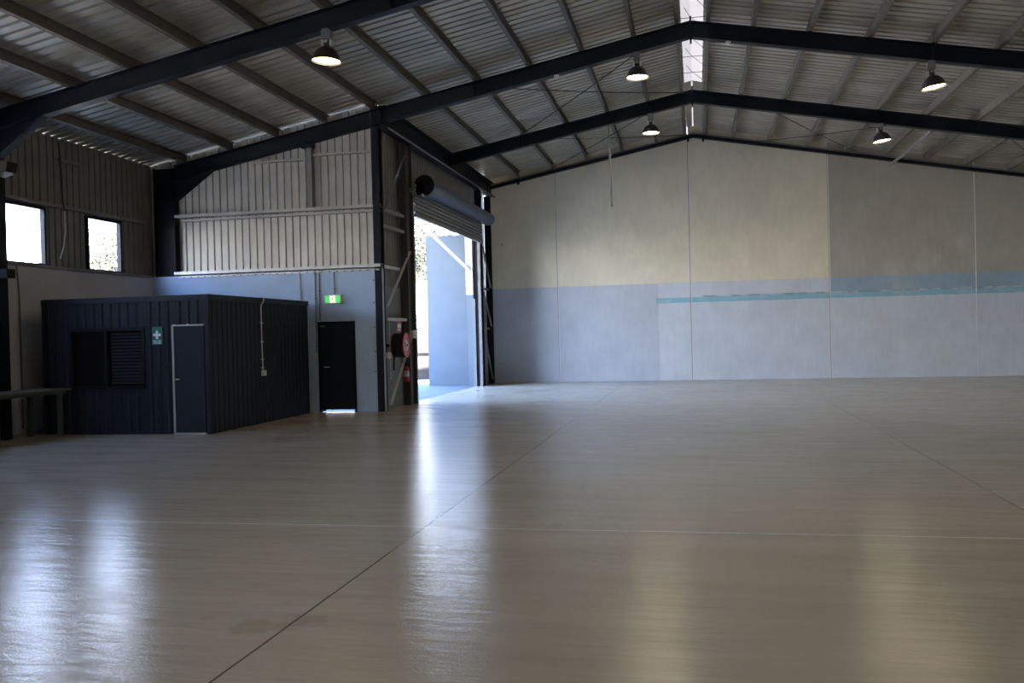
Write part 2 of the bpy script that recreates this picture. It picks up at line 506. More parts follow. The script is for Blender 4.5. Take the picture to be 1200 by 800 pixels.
# windows
for i, (a, b_) in enumerate(WIN[:2]):
    lab = ['bright high window in the left wall nearest the camera, blank white sky outside', 'bright high window in the left wall next to the corner column, tree outside'][i]
    wn = thing('window_%d' % (i + 1), lab, 'window', (-12.72, (a + b_) / 2, WZ0), kind='structure')
    fm = MB()
    x0, x1 = -12.80, -12.70
    fm.box(x0, x1, a - .02, a + .035, WZ0 - .02, WZ1 + .02).box(x0, x1, b_ - .035, b_ + .02, WZ0 - .02, WZ1 + .02)
    fm.box(x0, x1, a, b_, WZ0 - .04, WZ0 + .02).box(x0, x1, a, b_, WZ1 - .03, WZ1 + .03)
    fm.build('window_frame', navy, wn)
    MB().box(-12.758, -12.752, a + .03, b_ - .03, WZ0 + .01, WZ1 - .02).build('window_pane', glassm, wn)
for i, (a, b_) in enumerate(WIN):
    portal('window_daylight', (-12.9, (a + b_) / 2, (WZ0 + WZ1) / 2), (1, 0), b_ - a, WZ1 - WZ0)

# return wall with the office door
DX0, DX1 = -8.47, -7.57
nw = MB().box(-12.85, DX0, YN, YN + .18, 0, 3.22).box(DX1, XS - .02, YN, YN + .18, 0, 3.22).box(DX0, DX1, YN, YN + .18, 2.05, 3.22)
cat(struct(nw, 'wall_return', blockm, label='blue-grey painted wall beside the dark hut, with an exit sign'), 'wall')
nc = MB()
sheet_wall(nc, (-12.76, YN + .27), (XS - .1, YN + .27), 3.1, lambda x, y_: z_sheet(x) - .012, (0, 1), pitch=.182, depth=.05, pan=.145, slope=.003)
cat(struct(MB().prism([(-12.85, 0), (DX0, 0), (DX0, 2.05), (DX1, 2.05), (DX1, 0), (-7.2, 0), (-7.2, z_sheet(7.2) - .05), (-12.85, z_sheet(12.85) - .05)], 'y', YN + .34, YN + .36), 'wall_return_dark_sheet', navy, label='unseen navy sheet added behind the return wall to dull bounced daylight'), 'wall')  # unseen dark sheet, added to keep the far wall's left end dim
cat(struct(nc, 'wall_return_cladding', clad, label='cream ribbed metal cladding above the blue-grey wall', solid=.002), 'wall')

# side wall with the roller door opening
sw = MB()
zl = 2.85
sheet_wall(sw, (XS - .22, YN + .1), (XS - .22, 21.55), zl, 7.01, (-1, 0))
sheet_wall(sw, (XS - .22, 21.55), (XS - .22, 28.5), 4.95, 7.01, (-1, 0))
sheet_wall(sw, (XS - .22, 28.5), (XS - .22, YD), zl, 7.01, (-1, 0))
cat(struct(sw, 'wall_side', clad_dim, label='ribbed cladding above and beside the roller door', solid=.002), 'wall')
sl = MB().box(XS - .27, XS - .17, YN + .18, 21.5, 0, zl).box(XS - .27, XS - .17, 28.55, YD, 0, zl)
cat(struct(sl, 'wall_side_lower', Mat('dull_side_panel', (.17, .18, .185), .7, noise=.1), label='smooth grey lower panels beside the roller door'), 'wall')

# walls behind and right of the camera
cat(struct(MB().prism([(-12.85, 0), (12.85, 0), (12.85, 5.92), (0, 8.36), (-12.85, 5.92)], 'y', YF - .15, YF), 'wall_front', leftwallm, label='plain wall behind the camera'), 'wall')
RW = []
rw = MB(); y = YF
for a, b_ in RW:
    rw.box(12.6, 12.8, y, a, 0, 5.9); rw.box(12.6, 12.8, a, b_, 4.2, 5.9); y = b_
rw.box(12.6, 12.8, y, YD + .2, 0, 5.95)
RWOPEN = True
cat(struct(rw, 'wall_right', leftwallm, label='plain right wall outside the picture'), 'wall')
cat(struct(MB().box(13.1, 60, -60, 60, -.25, -.03), 'ground_right', concrete_out, label='pale concrete apron beyond the right wall'), 'ground')
for a, b_ in RW: portal('doorway_daylight', (12.9, (a + b_) / 2, 2.1), (-1, 0), b_ - a, 4.2)
portal('added_opening_daylight', (-12.95, (LO[0] + LO[1]) / 2, 2.2), (1, 0), LO[1] - LO[0], 4.4)
portal('roller_door_daylight', (XS - .3, 25.0, 2.36), (1, 0), 6.9, 4.7)

# ------------------------------------------------------------------ door in the return wall
dr = thing('door_1', 'dark navy single door under the exit sign', 'door', (-8.02, YN, 0), kind='structure')
MB().box(DX0 + .05, DX1 - .05, YN + .04, YN + .08, .045, 2.0).build('door_leaf', hutdoor, dr)
MB().box(DX0, DX0 + .05, YN - .015, YN + .1, 0, 2.05).box(DX1 - .05, DX1, YN - .015, YN + .1, 0, 2.05).box(DX0, DX1, YN - .015, YN + .1, 2.0, 2.05).build('door_frame', navy, dr)
MB().tube((-8.33, YN + .04, 1.02), (-8.33, YN - .02, 1.02), .012).bar((-8.33, YN - .02, 1.02), (-8.2, YN - .02, 1.02), .015, .02).build('door_handle', galv, dr)
MB().box(-8.42, -8.30, YN + .0, YN + .04, 1.93, 1.97).build('door_closer', galv_dull, dr)

# ------------------------------------------------------------------ steel portal frames
def i_beam(mb, x0, x1, zb0, zb1, zt0, zt1, yc, fw=.19, tf=.016, tw=.012):
    # flanges and web between x0..x1; zb*, zt* are the lower and upper faces at both ends
    mb.prism([(x0, zb0), (x1, zb1), (x1, zb1 + tf), (x0, zb0 + tf)], 'y', yc - fw / 2, yc + fw / 2)
    mb.prism([(x0, zt0 - tf), (x1, zt1 - tf), (x1, zt1), (x0, zt0)], 'y', yc - fw / 2, yc + fw / 2)
    mb.prism([(x0, zb0 + tf), (x1, zb1 + tf), (x1, zt1 - tf), (x0, zt0 - tf)], 'y', yc - tw / 2, yc + tw / 2)

def frame(yc, label, left_col=True):
    t = thing('portal_frame', label, 'steel frame', (0, yc, 0), 'navy portal frames')
    xl = -12.05 if left_col else XS
    r1 = MB()
    i_beam(r1, xl, 0, z_raf_bot(xl), z_raf_bot(0), z_raf_top(xl), z_raf_top(0), yc)
    r1.build('rafter', navy, t)
    r2 = MB()
    i_beam(r2, 0, 12.05, z_raf_bot(0), z_raf_bot(12.05), z_raf_top(0), z_raf_top(12.05), yc)
    r2.build('rafter', navy, t)
    # apex end plates
    ap = MB().box(-.02, .02, yc - .11, yc + .11, 7.70, 8.22)
    for z in (7.78, 7.9, 8.05): ap.tube((-.05, yc - .06, z), (.05, yc - .06, z), .014, 6)
    ap.build('apex_plate', navy, t)
    for x in (-4.7, 4.7): MB().box(x - .01, x + .01, yc - .09, yc + .09, z_raf_bot(x) + .01, z_raf_top(x) - .01).build('stiffener', navy, t)
    for sgn in ((-1, 1) if left_col else (1,)):
        cl = MB()
        xa, xb = 12.05 * sgn, 12.58 * sgn
        x0, x1 = min(xa, xb), max(xa, xb)
        cl.box(x0, x0 + .016, yc - .1, yc + .1, 0, z_raf_top(12.3)); cl.box(x1 - .016, x1, yc - .1, yc + .1, 0, z_raf_top(12.3))
        cl.box(x0 + .016, x1 - .016, yc - .007, yc + .007, 0, z_raf_top(12.3))
        for z in (5.0, 5.48): cl.box(x0 + .016, x1 - .016, yc - .1, yc + .1, z, z + .014)
        cl.build('column', navy, t)
        hn = MB()
        xe = 11.1 * sgn; xw = 12.05 * sgn
        hn.prism([(xw, 5.02), (xe, z_raf_bot(xe)), (xe, z_raf_bot(xe) + .016), (xw, 5.036)], 'y', yc - .095, yc + .095)
        hn.prism([(xw, 5.03), (xe, z_raf_bot(xe) + .01), (xw, z_raf_bot(xw) + .01)], 'y', yc - .006, yc + .006)
        hn.build('haunch', navy, t)
    return t
frame(FR[0], 'navy steel portal frame nearest the camera, above the picture')
fA = frame(FR[1], 'navy steel frame crossing the top left corner, first rafter in view')
fB = frame(FR[2], 'navy frame above the cream ribbed cladding, second rafter in view')
fC = frame(FR[3], 'navy frame with its left end on the eave girder, third rafter in view', left_col=False)
# thicker foot of the corner column, brackets on the near column
MB().box(-12.62, -11.9, FR[2] - .16, FR[2] - .10, 2.70, 2.84).box(-12.55, -12.0, FR[2] - .16, FR[2] - .101, 0, 2.70).build('column_casing', navy, fB)
MB().prism([(-12.02, 4.66), (-11.78, 4.72), (-11.74, 4.9), (-12.02, 4.93)], 'y', 13.70, 13.95).build('bracket', blackm, fA)
MB().box(-12.05, -11.85, 13.75, 13.95, 2.87, 3.03).build('bracket', blackm, fA)

# end rafter against the far wall
er = thing('end_rafter', 'slim dark rafter along the top of the far wall', 'steel beam', (0, YD - .12, 7.9))
for sgn in (-1, 1):
    xe = XS if sgn < 0 else 12.3
    m1 = MB()
    za = lambda x: 7.97 - .19 * abs(x)
    m1.prism([(0, za(0)), (xe, za(xe)), (xe, za(xe) + .05), (0, za(0) + .05)], 'y', YD - .16, YD - .005)
    m1.prism([(0, za(0) + .05), (xe, za(xe) + .05), (xe, za(xe) + .17), (0, za(0) + .17)], 'y', YD - .04, YD - .02)
    m1.build('beam', navy, er)
MB().prism([(XS, 6.82), (0, 8.13), (12.3, 5.79), (12.3, 5.75), (0, 8.09), (XS, 6.78)], 'y', YD - .1, YD - .05).build('cap_angle', galv_dull, er)
for x in (-5.88, -.16, .32): MB().box(x - .035, x + .035, YD - .15, YD - .08, za(x) - .09, za(x) + .01).build('cleat', navy, er)

# eave girder over the roller door
eg = thing('eave_girder', 'deep navy girder above the roller door carrying the third frame', 'steel beam', (XS, 25, 6.4))
g = MB()
g.box(-7.0, -6.72, YN + .05, YD - .02, 6.40, 6.42).box(-7.0, -6.72, YN + .05, YD - .02, 6.84, 6.86).box(-6.87, -6.855, YN + .05, YD - .02, 6.42, 6.84)
g.build('girder', navy, eg)
MB().box(-6.74, -6.715, YN + .2, YD - .05, 6.36, 6.40).build('lower_rail', galv_dull, eg)

# corner column between the return wall and side wall
cc_ = thing('corner_column', 'slim navy corner column right of the single door', 'column', (-6.95, YN, 0))
MB().box(-7.06, -6.9, YN - .03, YN - .01, 0, 6.38).box(-6.985, -6.975, YN - .01, YN + .16, 0, 6.38).box(-7.06, -6.9, YN + .16, YN + .18, 0, 6.38).build('shaft', navy, cc_)
bo = MB()
for z in (.9, 1.35, 1.9, 2.45, 2.95): bo.tube((-7.1, YN - .035, z), (-7.1, YN, z), .012, 6)
bo.build('bolt', navy, cc_)

# ------------------------------------------------------------------ purlins
PX = [.32, 1.24, 2.36, 3.52, 4.70, 5.88, 7.06, 8.22, 9.43, 10.6, 11.8]
ordn = ['ridge', 'second', 'third', 'fourth', 'fifth', 'sixth', 'seventh', 'eighth', 'ninth', 'tenth', 'lowest']
for sgn, side in ((-1, 'left'), (1, 'right')):
    for i, px in enumerate(PX):
        x = px * sgn
        y1 = YD - .02 if (x > -6.95) else 19.5
        y0 = 5.6 if px < 9 else 5.6
        zb = z_raf_top(px) + .002; zt = zb + .188
        sl_ = -.19 * sgn
        def q(dx, dz): return (x + dx, zb + dz - .19 * dx * sgn)
        t_ = .006; fw_ = .075; hh = .187
        # C section, toes to the right on both slopes
        pts = [q(0, 0), q(fw_, 0), q(fw_, .02), q(fw_ - t_, .02), q(fw_ - t_, t_), q(t_, t_), q(t_, hh - t_), q(fw_ - t_, hh - t_), q(fw_ - t_, hh - .02), q(fw_, hh - .02), q(fw_, hh), q(0, hh)]
        o = MB().prism(pts, 'y', y0, y1).build('roof_purlin', purlinm)
        lab = ('grey purlin under the %s roof slope, %s' % (side, {0: 'the one beside the ridge skylight', 10: 'lowest one at the eave'}.get(i, ordn[i] + ' down from the ridge')))
        tag(o, lab, 'purlin', 'roof purlins')
# fly braces: short struts from rafter foot to purlin (right slope, dark)
for yc, tag_y in ((FR[2], 'second'), (FR[3], 'third')):
    for x in (2.36, 4.70, 7.06, 9.43):
        if yc == FR[3] and x == 9.43: continue
        zb = z_raf_top(x)
        o = MB().angle((x, yc - .1, z_raf_top(x) - .02), (x, yc - .32, zb + .16), .05, .006, (1, 0, 0), (0, .6, .8)).build('fly_brace', navy)
        tag(o, 'short dark fly brace on the %s rafter, at the %s purlin right of ridge' % (tag_y, {2.36: 'third', 4.7: 'fifth', 7.06: 'seventh', 9.43: 'ninth'}[x]), 'brace', 'fly braces')

# ridge skylight
sk = thing('ridge_skylight', 'white translucent skylight strip along the ridge', 'skylight', (0, 15, 8.3))
s = MB()
s.add([(-.52, YF, z_sheet(.52) + .05), (0, YF, z_sheet(0) + .05), (0, 24.95, z_sheet(0) + .05), (-.52, 24.95, z_sheet(.52) + .05), (.52, YF, z_sheet(.52) + .05), (.52, 24.95, z_sheet(.52) + .05)], [(0, 1, 2, 3), (1, 4, 5, 2)])
s.add([(-.16, 24.9, z_sheet(.16) + .062), (0, 24.9, z_sheet(0) + .062), (0, YD + .3, z_sheet(0) + .062), (-.16, YD + .3, z_sheet(.16) + .062), (.16, 24.9, z_sheet(.16) + .062), (.16, YD + .3, z_sheet(.16) + .062)], [(0, 1, 2, 3), (1, 4, 5, 2)])
s.build('translucent_sheet', polym, sk)
s = MB(); y = 8.5
while y < 24.9:
    s.tube((-.34, y, z_sheet(.34) - .01), (.34, y, z_sheet(.34) - .01), .007, 5)
    s.tube((-.02, y + .1, z_sheet(0)), (.33, y + .95, z_sheet(.34)), .006, 5)
    s.tube((-.02, y + .1, z_sheet(0)), (-.12, y - .5, z_sheet(.12)), .006, 5)
    y += 1.38
s.build('safety_wire', wireh, sk)

# ------------------------------------------------------------------ roof bracing rods
def rod(a, b_, lab, r=.012, sag=.05):
    a = Vector(a); b_ = Vector(b_)
    pts = []
    for i in range(13):
        t = i / 12
        p = a.lerp(b_, t); p.z -= sag * 4 * t * (1 - t)
        pts.append(p)
    o = MB().path(pts, r, 6).build('bracing_rod', wireh)
    tag(o, lab, 'rod', 'roof bracing rods')
def zr(x): return z_raf_top(x) - .06
rod((-4.7, FR[2] + .1, zr(4.7)), (-.1, FR[3] - .1, zr(.1)), 'dark bracing rod rising to the ridge between second and third rafters')
rod((-.6, FR[2] + .1, zr(.6)), (-4.9, FR[3] - .1, zr(4.9)), 'dark bracing rod falling leftwards from the ridge between second and third rafters')
rod((-4.7, FR[3] + .1, zr(4.7)), (-.1, YD - .2, zr(.1)), 'dark bracing rod rising to the ridge in the last bay, left slope')
rod((-.6, FR[3] + .1, zr(.6)), (-4.9, YD - .2, zr(4.9)), 'dark bracing rod falling leftwards from the ridge in the last bay')
rod((1.6, FR[3] + .1, zr(1.6)), (5.2, YD - .2, zr(5.2)), 'dark bracing rod nearest the ridge in the last bay, right slope')
rod((5.9, FR[3] + .1, zr(5.9)), (2.0, YD - .2, zr(2.0)), 'dark bracing rod crossing back to the ridge in the last bay, right slope')
rod((7.6, FR[3] + .1, zr(7.6)), (10.9, YD - .2, zr(10.9)), 'thin dark bracing rod at the right edge of the picture, last bay')
o = MB().tube((6.02, FR[3] + .05, 6.62), (6.02, YD - .25, 6.66), .045, 10).build('brace_tube', galv_dull)
tag(o, 'grey tube running from the third rafter to the far wall below the right slope', 'tube')

# hanging pole
hp = thing('hanging_pole', 'thin pole hanging from the roof in front of the far wall', 'pole', (-2.32, 25.4, 5.2))
MB().tube((-2.32, 25.4, 7.86), (-2.30, 25.4, 6.60), .018, 8).build('upper_rod', galv_dull, hp)
MB().tube((-2.30, 25.4, 6.62), (-2.28, 25.4, 5.22), .028, 8).tube((-2.28, 25.4, 5.22), (-2.28, 25.4, 5.17), .036, 8).tube((-2.30, 25.4, 6.68), (-2.30, 25.4, 6.58), .05, 8).build('lower_tube', galv_dull, hp)

# smoke detectors on the second rafter
for x, lab in ((.76, 'small white detector under the second rafter just right of the ridge'), (-2.87, 'small white detector under the second rafter left of the ridge')):
    z = z_raf_bot(x)
    t = MB().lathe([(0, -.05), (.03, -.05), (.055, -.03), (.06, 0), (0, 0)], (x, FR[2], z), 'z', 16)
    tag(t.build('smoke_detector', whitepl, smooth=True), lab, 'detector', 'ceiling detectors')

# ------------------------------------------------------------------ high bay lamps
def lamp(x, yc, z, tilt, lab):
    # z is the height of the rim
    zb = z_raf_bot(x)
    t = thing('high_bay_lamp', lab, 'lamp', (x, yc, z), 'high bay lamps')
    R = .235
    # all lamp parts in world coordinates tilted about the socket
    piv = Vector((x, yc, z + .38))
    rotm = Matrix.Rotation(tilt, 3, 'Y')
    def put(mb): 
        mb.v = [tuple(piv + rotm @ (Vector(p) - piv)) for p in mb.v]
        return mb
    prof = [(R, 0), (R + .012, .0), (R + .012, .012), (R - .01, .03), (R - .025, .09), (R - .06, .16), (R - .11, .21), (.07, .235), (.05, .25), (.05, .24), (.06, .225), (R - .12, .2), (R - .07, .15), (R - .035, .085), (R - .02, .03)]
    put(MB().lathe(prof, (x, yc, z), 'z', 32, closed=True)).build('lamp_shade', shade_out, t, smooth=True)
    put(MB().lathe([(0, .022), (R * .45, .016), (R - .02, .03), (R - .02, .036), (0, .03)], (x, yc, z), 'z', 28)).build('lamp_glass', glow, t, smooth=True)
    hs = MB().lathe([(0, .245), (.05, .245), (.05, .30), (.035, .30), (.035, .38), (0, .38)], (x, yc, z), 'z', 16)
    put(hs).build('lamp_socket', shade_out, t)
    fn = MB()
    for dx in (-.075, 0, .075):
        fn.box(x + dx - .018, x + dx + .018, yc - .04, yc + .04, z + .26, z + .35)
    put(fn).build('bracket_lug', alum, t)
    MB().box(x - .075, x + .075, yc - .075, yc + .075, z + .36, zb - .02).build('ballast_box', galv_dull, t)
    MB().box(x - .05, x + .05, yc - .09, yc + .09, zb - .03, zb - .002).build('mounting_plate', galv_dull, t)
    l = bpy.data.lights.new('lamp_light', 'POINT'); l.energy = LAMP_W; l.color = (1, .86, .62); l.shadow_soft_size = .05
    lo = bpy.data.objects.new('lamp_light', l); lo.location = (0, 0, -.02); lo.parent = t
    sc.collection.objects.link(lo)
for ly, lx, lab_ in ((8.3, -1.13, 'added unseen high bay lamp above the picture, left of the ridge'), (8.3, 4.7, 'added unseen high bay lamp above the picture, right of the ridge'), (2.84, -5.8, 'added unseen high bay lamp over the camera, left side'), (2.84, 4.7, 'added unseen high bay lamp over the camera, right side'), (13.85, 10.4, 'added unseen high bay lamp beyond the right edge of the picture')):
    lamp(lx, ly, z_raf_bot(lx) - .55, 0, lab_)  # lamps out of view, added to light the near floor
lamp(-5.80, 13.85, 6.17, .06, 'high bay lamp under the first rafter, at upper left')
lamp(-1.13, 19.40, 7.04, 0, 'high bay lamp under the second rafter, left of the skylight')
lamp(4.68, 19.40, 6.36, -.14, 'tilted high bay lamp under the second rafter, at upper right')
lamp(-1.12, 24.94, 7.04, 0, 'high bay lamp under the third rafter, left of the ridge')
lamp(4.76, 24.94, 6.42, -.12, 'tilted high bay lamp under the third rafter, right of the ridge')
o = MB().path([(4.69, FR[2] - .105, 6.9), (4.72, FR[2] - .12, 7.1), (4.80, FR[2] - .14, 7.28)], .012, 6).build('lamp_cable', blackm)
tag(o, 'dark cable across the second rafter to the upper right lamp', 'cable')

# ------------------------------------------------------------------ wall girts
def girt(a, b_, h, lab, mat=galv, d=.10):
    """lipped channel rail between two points; open side down, h high and d deep"""
    a = Vector(a); b_ = Vector(b_)
    mb = MB()
    mb.bar(a + Vector((0, 0, h / 2)), b_ + Vector((0, 0, h / 2)), .012, h)
    dr_ = (b_ - a).normalized(); sd = Vector((0, 0, 1)).cross(dr_).normalized()
    if abs(dr_.x) > .5: sd = Vector((0, 1, 0))
    else: sd = Vector((-1, 0, 0))
    for z in (0.006, h - .006):
        mb.bar(a + sd * d / 2 + Vector((0, 0, z)), b_ + sd * d / 2 + Vector((0, 0, z)), d, .012)
    o = mb.build('wall_girt', mat)
    return tag(o, lab, 'rail', 'wall rails')
girt((-12.03, YN + .05, 4.60), (-6.92, YN + .05, 4.60), .07, 'cream rail across the middle of the ribbed cladding', clad, .15)
o = MB().box(-11.9, -6.95, YN + .06, YN + .2, 4.51, 4.55).build('wall_girt', clad)
tag(o, 'thin lower lip just under the cream middle rail of the cladding', 'rail', 'wall rails')
girt((-12.03, YN - .03, 3.25), (-6.92, YN - .03, 3.25), .07, 'bright steel rail at the bottom of the ribbed cladding', galv, .2)
rr = thing('wall_girt', 'notched steel strip just below the bright rail on the blue-grey wall', 'rail', (-9.5, YN, 3.13), 'wall rails')
MB().box(-11.9, -6.95, YN - .035, YN - .005, 3.17, 3.205).build('strip', galv, rr)
x = -11.8
while x < -7.0:
    MB().box(x, x + .05, YN - .037, YN - .033, 3.172, 3.19).build('notch', blackm, rr); x += .182
girt((-10.05, YN + .15, 5.78), (-8.72, YN + .15, 5.78), .05, 'short upper cream rail left of the cladding post', clad, .1)
girt((-8.55, YN + .15, 5.86), (-7.0, YN + .15, 5.86), .05, 'short upper cream rail right of the cladding post', clad, .1)
po = thing('cladding_post', 'dark upright post on the cream cladding below the second rafter', 'post', (-8.64, YN + .1, 4.68))
MB().box(-8.69, -8.56, YN + .09, YN + .10, 4.68, 6.1).box(-8.69, -8.68, YN + .1, YN + .25, 4.68, 6.1).box(-8.57, -8.56, YN + .1, YN + .25, 4.68, 6.1).build('post', galv_dull, po)
MB().box(-8.80, -8.5, YN + .06, YN + .2, 6.04, 6.13).build('cleat', navy, po)
# left wall rails (seen end on along the wall)
girt((-12.66, 8.6, 4.46), (-12.66, 19.1, 4.46), .07, 'steel rail above the high windows of the left wall', galv_dull, .08)
girt((-12.56, 8.6, 3.19), (-12.56, 19.1, 3.19), .06, 'steel sill rail below the high windows of the left wall', galv_dull, .15)
o = MB().box(-12.74, -12.68, 16.25, 16.9, 5.42, 5.49).build('cable_tray', galv_dull)
tag(o, 'short grey rail high on the left wall between the windows', 'rail')
cb = thing('hanging_cable', 'cable hanging down the left wall between the two windows', 'cable', (-12.68, 16.2, 3.5))
MB().path([(-12.68, 16.22, 5.8), (-12.68, 16.26, 5.4), (-12.66, 16.26, 5.0), (-12.62, 16.22, 4.6), (-12.60, 16.24, 4.4)], .012, 6).build('upper_run', blackm, cb)
MB().path([(-12.60, 16.24, 4.4), (-12.60, 16.25, 4.0), (-12.60, 16.2, 3.7), (-12.62, 16.1, 3.42)], .012, 6).build('lower_run', whitepl, cb)
# conduit on lower left wall
o = MB().path([(-12.585, 14.85, 3.2), (-12.585, 14.9, 2.6), (-12.585, 14.9, .1)], .015, 6).build('wall_conduit', galv_dull)
tag(o, 'thin conduit down the lower left wall beside the hut corner', 'conduit')

# ------------------------------------------------------------------ conduits, switch, exit sign
def conduit(x, z0, z1, lab, mat=galv, yy=YN - .02):
    mb = MB().tube((x, yy, z0), (x, yy, z1), .014, 8)
    z = z0 + .12
    while z < z1:
        mb.box(x - .03, x + .03, yy - .008, yy + .018, z, z + .02); z += .55
    tag(mb.build('wall_conduit', mat), lab, 'conduit', 'wall conduits')
conduit(-8.87, 2.5, 3.24, 'pale conduit on the blue-grey wall above the far corner of the hut', whitepl)
conduit(-8.50, 1.36, 3.24, 'dark conduit running down to the light switch', galv_dull)
conduit(-8.40, 2.08, 3.24, 'dark conduit running down to the door head', galv_dull)
conduit(-8.035, 2.66, 3.24, 'thin conduit dropping to the exit sign', galv_dull)
sb = thing('light_switch', 'white switch plate on the blue-grey wall left of the single door', 'switch', (-8.53, YN, 1.25))
MB().box(-8.58, -8.49, YN - .025, YN, 1.19, 1.33).build('plate', whitepl, sb, bevel=.004)
MB().box(-8.55, -8.52, YN - .032, YN - .025, 1.24, 1.28).build('rocker', beigepl, sb)
ex = thing('exit_sign', 'lit green exit sign with running man above the single door', 'sign', (-8.04, YN - .08, 2.52))
MB().box(-8.245, -7.85, YN - .10, YN, 2.45, 2.655).build('sign_housing', whitepl, ex, bevel=.005)
yy = YN - .104
MB().box(-8.225, -8.115, yy, yy + .006, 2.475, 2.63).build('green_panel', exitg, ex)
MB().box(-7.985, -7.87, yy, yy + .006, 2.475, 2.63).build('green_panel', exitg, ex)
MB().box(-8.115, -7.985, yy, yy + .006, 2.475, 2.63).build('white_panel', exitw, ex)
# running figure and arrows
fg = MB()
fx, fz = -8.05, 2.555
fg.tube((fx + .012, yy - .003, fz + .05), (fx + .012, yy, fz + .05), .012, 10)
fg.bar((fx, yy - .002, fz + .035), (fx - .008, yy - .002, fz - .005), .004, .02, (1, 0, 0))
fg.bar((fx - .005, yy - .002, fz - .005), (fx + .03, yy - .002, fz - .03), .004, .011, (0, 0, 1))
fg.bar((fx + .03, yy - .002, fz - .03), (fx + .022, yy - .002, fz - .065), .004, .01, (1, 0, 0))
fg.bar((fx - .008, yy - .002, fz - .005), (fx - .02, yy - .002, fz - .04), .004, .011, (1, 0, 0))
fg.bar((fx - .02, yy - .002, fz - .04), (fx - .045, yy - .002, fz - .045), .004, .01, (0, 0, 1))
fg.bar((fx, yy - .002, fz + .03), (fx + .035, yy - .002, fz + .01), .004, .009, (0, 0, 1))
fg.bar((fx, yy - .002, fz + .03), (fx - .03, yy - .002, fz + .008), .004, .009, (0, 0, 1))
fg.build('running_figure', Mat('exit_figure', (.05, .3, .08), .5), ex)

# ------------------------------------------------------------------ the dark hut
HX0, HX1, HY0, HY1, HZ = -11.98, -8.60, 14.78, 18.98, 2.48
hut = thing('site_hut', 'dark navy ribbed metal hut standing in the corner', 'hut', ((HX0 + HX1) / 2, (HY0 + HY1) / 2, 0))
WX0, WX1, WZa, WZb = -11.42, -9.90, .86, 1.93
HD0, HD1, HDT = -9.31, -8.68, 1.98
hw = MB()
kw = dict(pitch=.176, depth=.018, pan=.10, slope=.022)
for a, b_, z0, z1 in ((HX0, WX0, 0, HZ), (WX0, WX1, 0, WZa), (WX0, WX1, WZb, HZ), (WX1, HD0, 0, HZ), (HD0, HD1, HDT, HZ), (HD1, HX1, 0, HZ)):
    sheet_wall(hw, (a, HY0), (b_, HY0), z0, z1, (0, -1), **kw)
sheet_wall(hw, (HX1, HY0), (HX1, HY1), 0, HZ, (1, 0), **kw)
hw.add([(HX0, HY0, 0), (HX0, HY1, 0), (HX0, HY1, HZ), (HX0, HY0, HZ)], [(0, 1, 2, 3)])
hw.add([(HX0, HY1, 0), (HX1, HY1, 0), (HX1, HY1, HZ), (HX0, HY1, HZ)], [(0, 1, 2, 3)])
hw.build('cladding', hutm, hut, solid=.004)
MB().box(HX0 - .02, HX1 + .035, HY0 - .035, HY1, HZ, HZ + .035).build('roof', hutm, hut)
tr_ = MB().box(HX0 - .02, HX1 + .035, HY0 - .035, HY0 - .02, HZ - .07, HZ).box(HX1 + .02, HX1 + .035, HY0 - .035, HY1, HZ - .07, HZ)
tr_.box(HX1 - .05, HX1 + .03, HY0 - .028, HY0 - .018, 0, HZ - .07).box(HX1 + .018, HX1 + .028, HY0 - .028, HY0 + .05, 0, HZ - .07).box(HX0 - .02, HX0 + .05, HY0 - .028, HY0 - .018, 0, HZ - .07)
tr_.build('corner_trim', hutm, hut)
hwn = MB()
for a, b_, c_, d_ in ((WX0 - .02, WX1 + .02, WZa - .03, WZa + .03), (WX0 - .02, WX1 + .02, WZb - .03, WZb + .03), (WX0 - .02, WX0 + .03, WZa, WZb), (WX1 - .03, WX1 + .02, WZa, WZb), (-10.70, -10.64, WZa, WZb)):
    hwn.box(a, b_, HY0 - .03, HY0 + .03, c_, d_)
wf = hwn.build('window', Mat('dark_window_frame', (.007, .008, .010), .5, spec=.15), hut)
MB().box(WX0, WX1, HY0 + .055, HY0 + .061, WZa, WZb).build('pane', darkglass, wf)
bl = MB(); z = WZa + .06
while z < WZb - .05:
    bl.add([(-10.6, HY0 + .02, z), (WX1 - .05, HY0 + .02, z), (WX1 - .05, HY0 + .045, z + .045), (-10.6, HY0 + .045, z + .045)], [(0, 1, 2, 3)]); z += .06
tag(bl.build('blind', Mat('dark_blind', (.02, .02, .02), .7, spec=.1), wf, solid=.003), 'dark slatted blind behind the right half of the window')
dl = MB().box(HD0 + .03, HD1 - .01, HY0 - .02, HY0 + .02, .03, HDT - .03).build('door', hutdoor, hut, bevel=.003)
MB().box(-9.27, -9.245, HY0 - .05, HY0 - .02, .985, 1.005).box(-9.27, -9.17, HY0 - .065, HY0 - .05, .985, 1.005).build('handle', galv, dl)
for a, b_ in ((-9.27, -9.25), (-9.0, -8.97)): MB().box(a, b_, HY0 - .05, HY0 - .02, 1.955, 1.99).build('hinge', galv, dl)
df_ = MB().box(HD0, HD0 + .03, HY0 - .045, HY0 + .01, 0, HDT).box(HD0, HD1 + .0, HY0 - .045, HY0 + .01, HDT - .025, HDT).box(HD0, HD1, HY0 - .045, HY0 + .01, 0, .028)
tag(df_.build('door_edge_strip', Mat('bare_door_edge', (.40, .41, .40), .4, metal=.3), hut), 'pale metal strip edging the hut door')
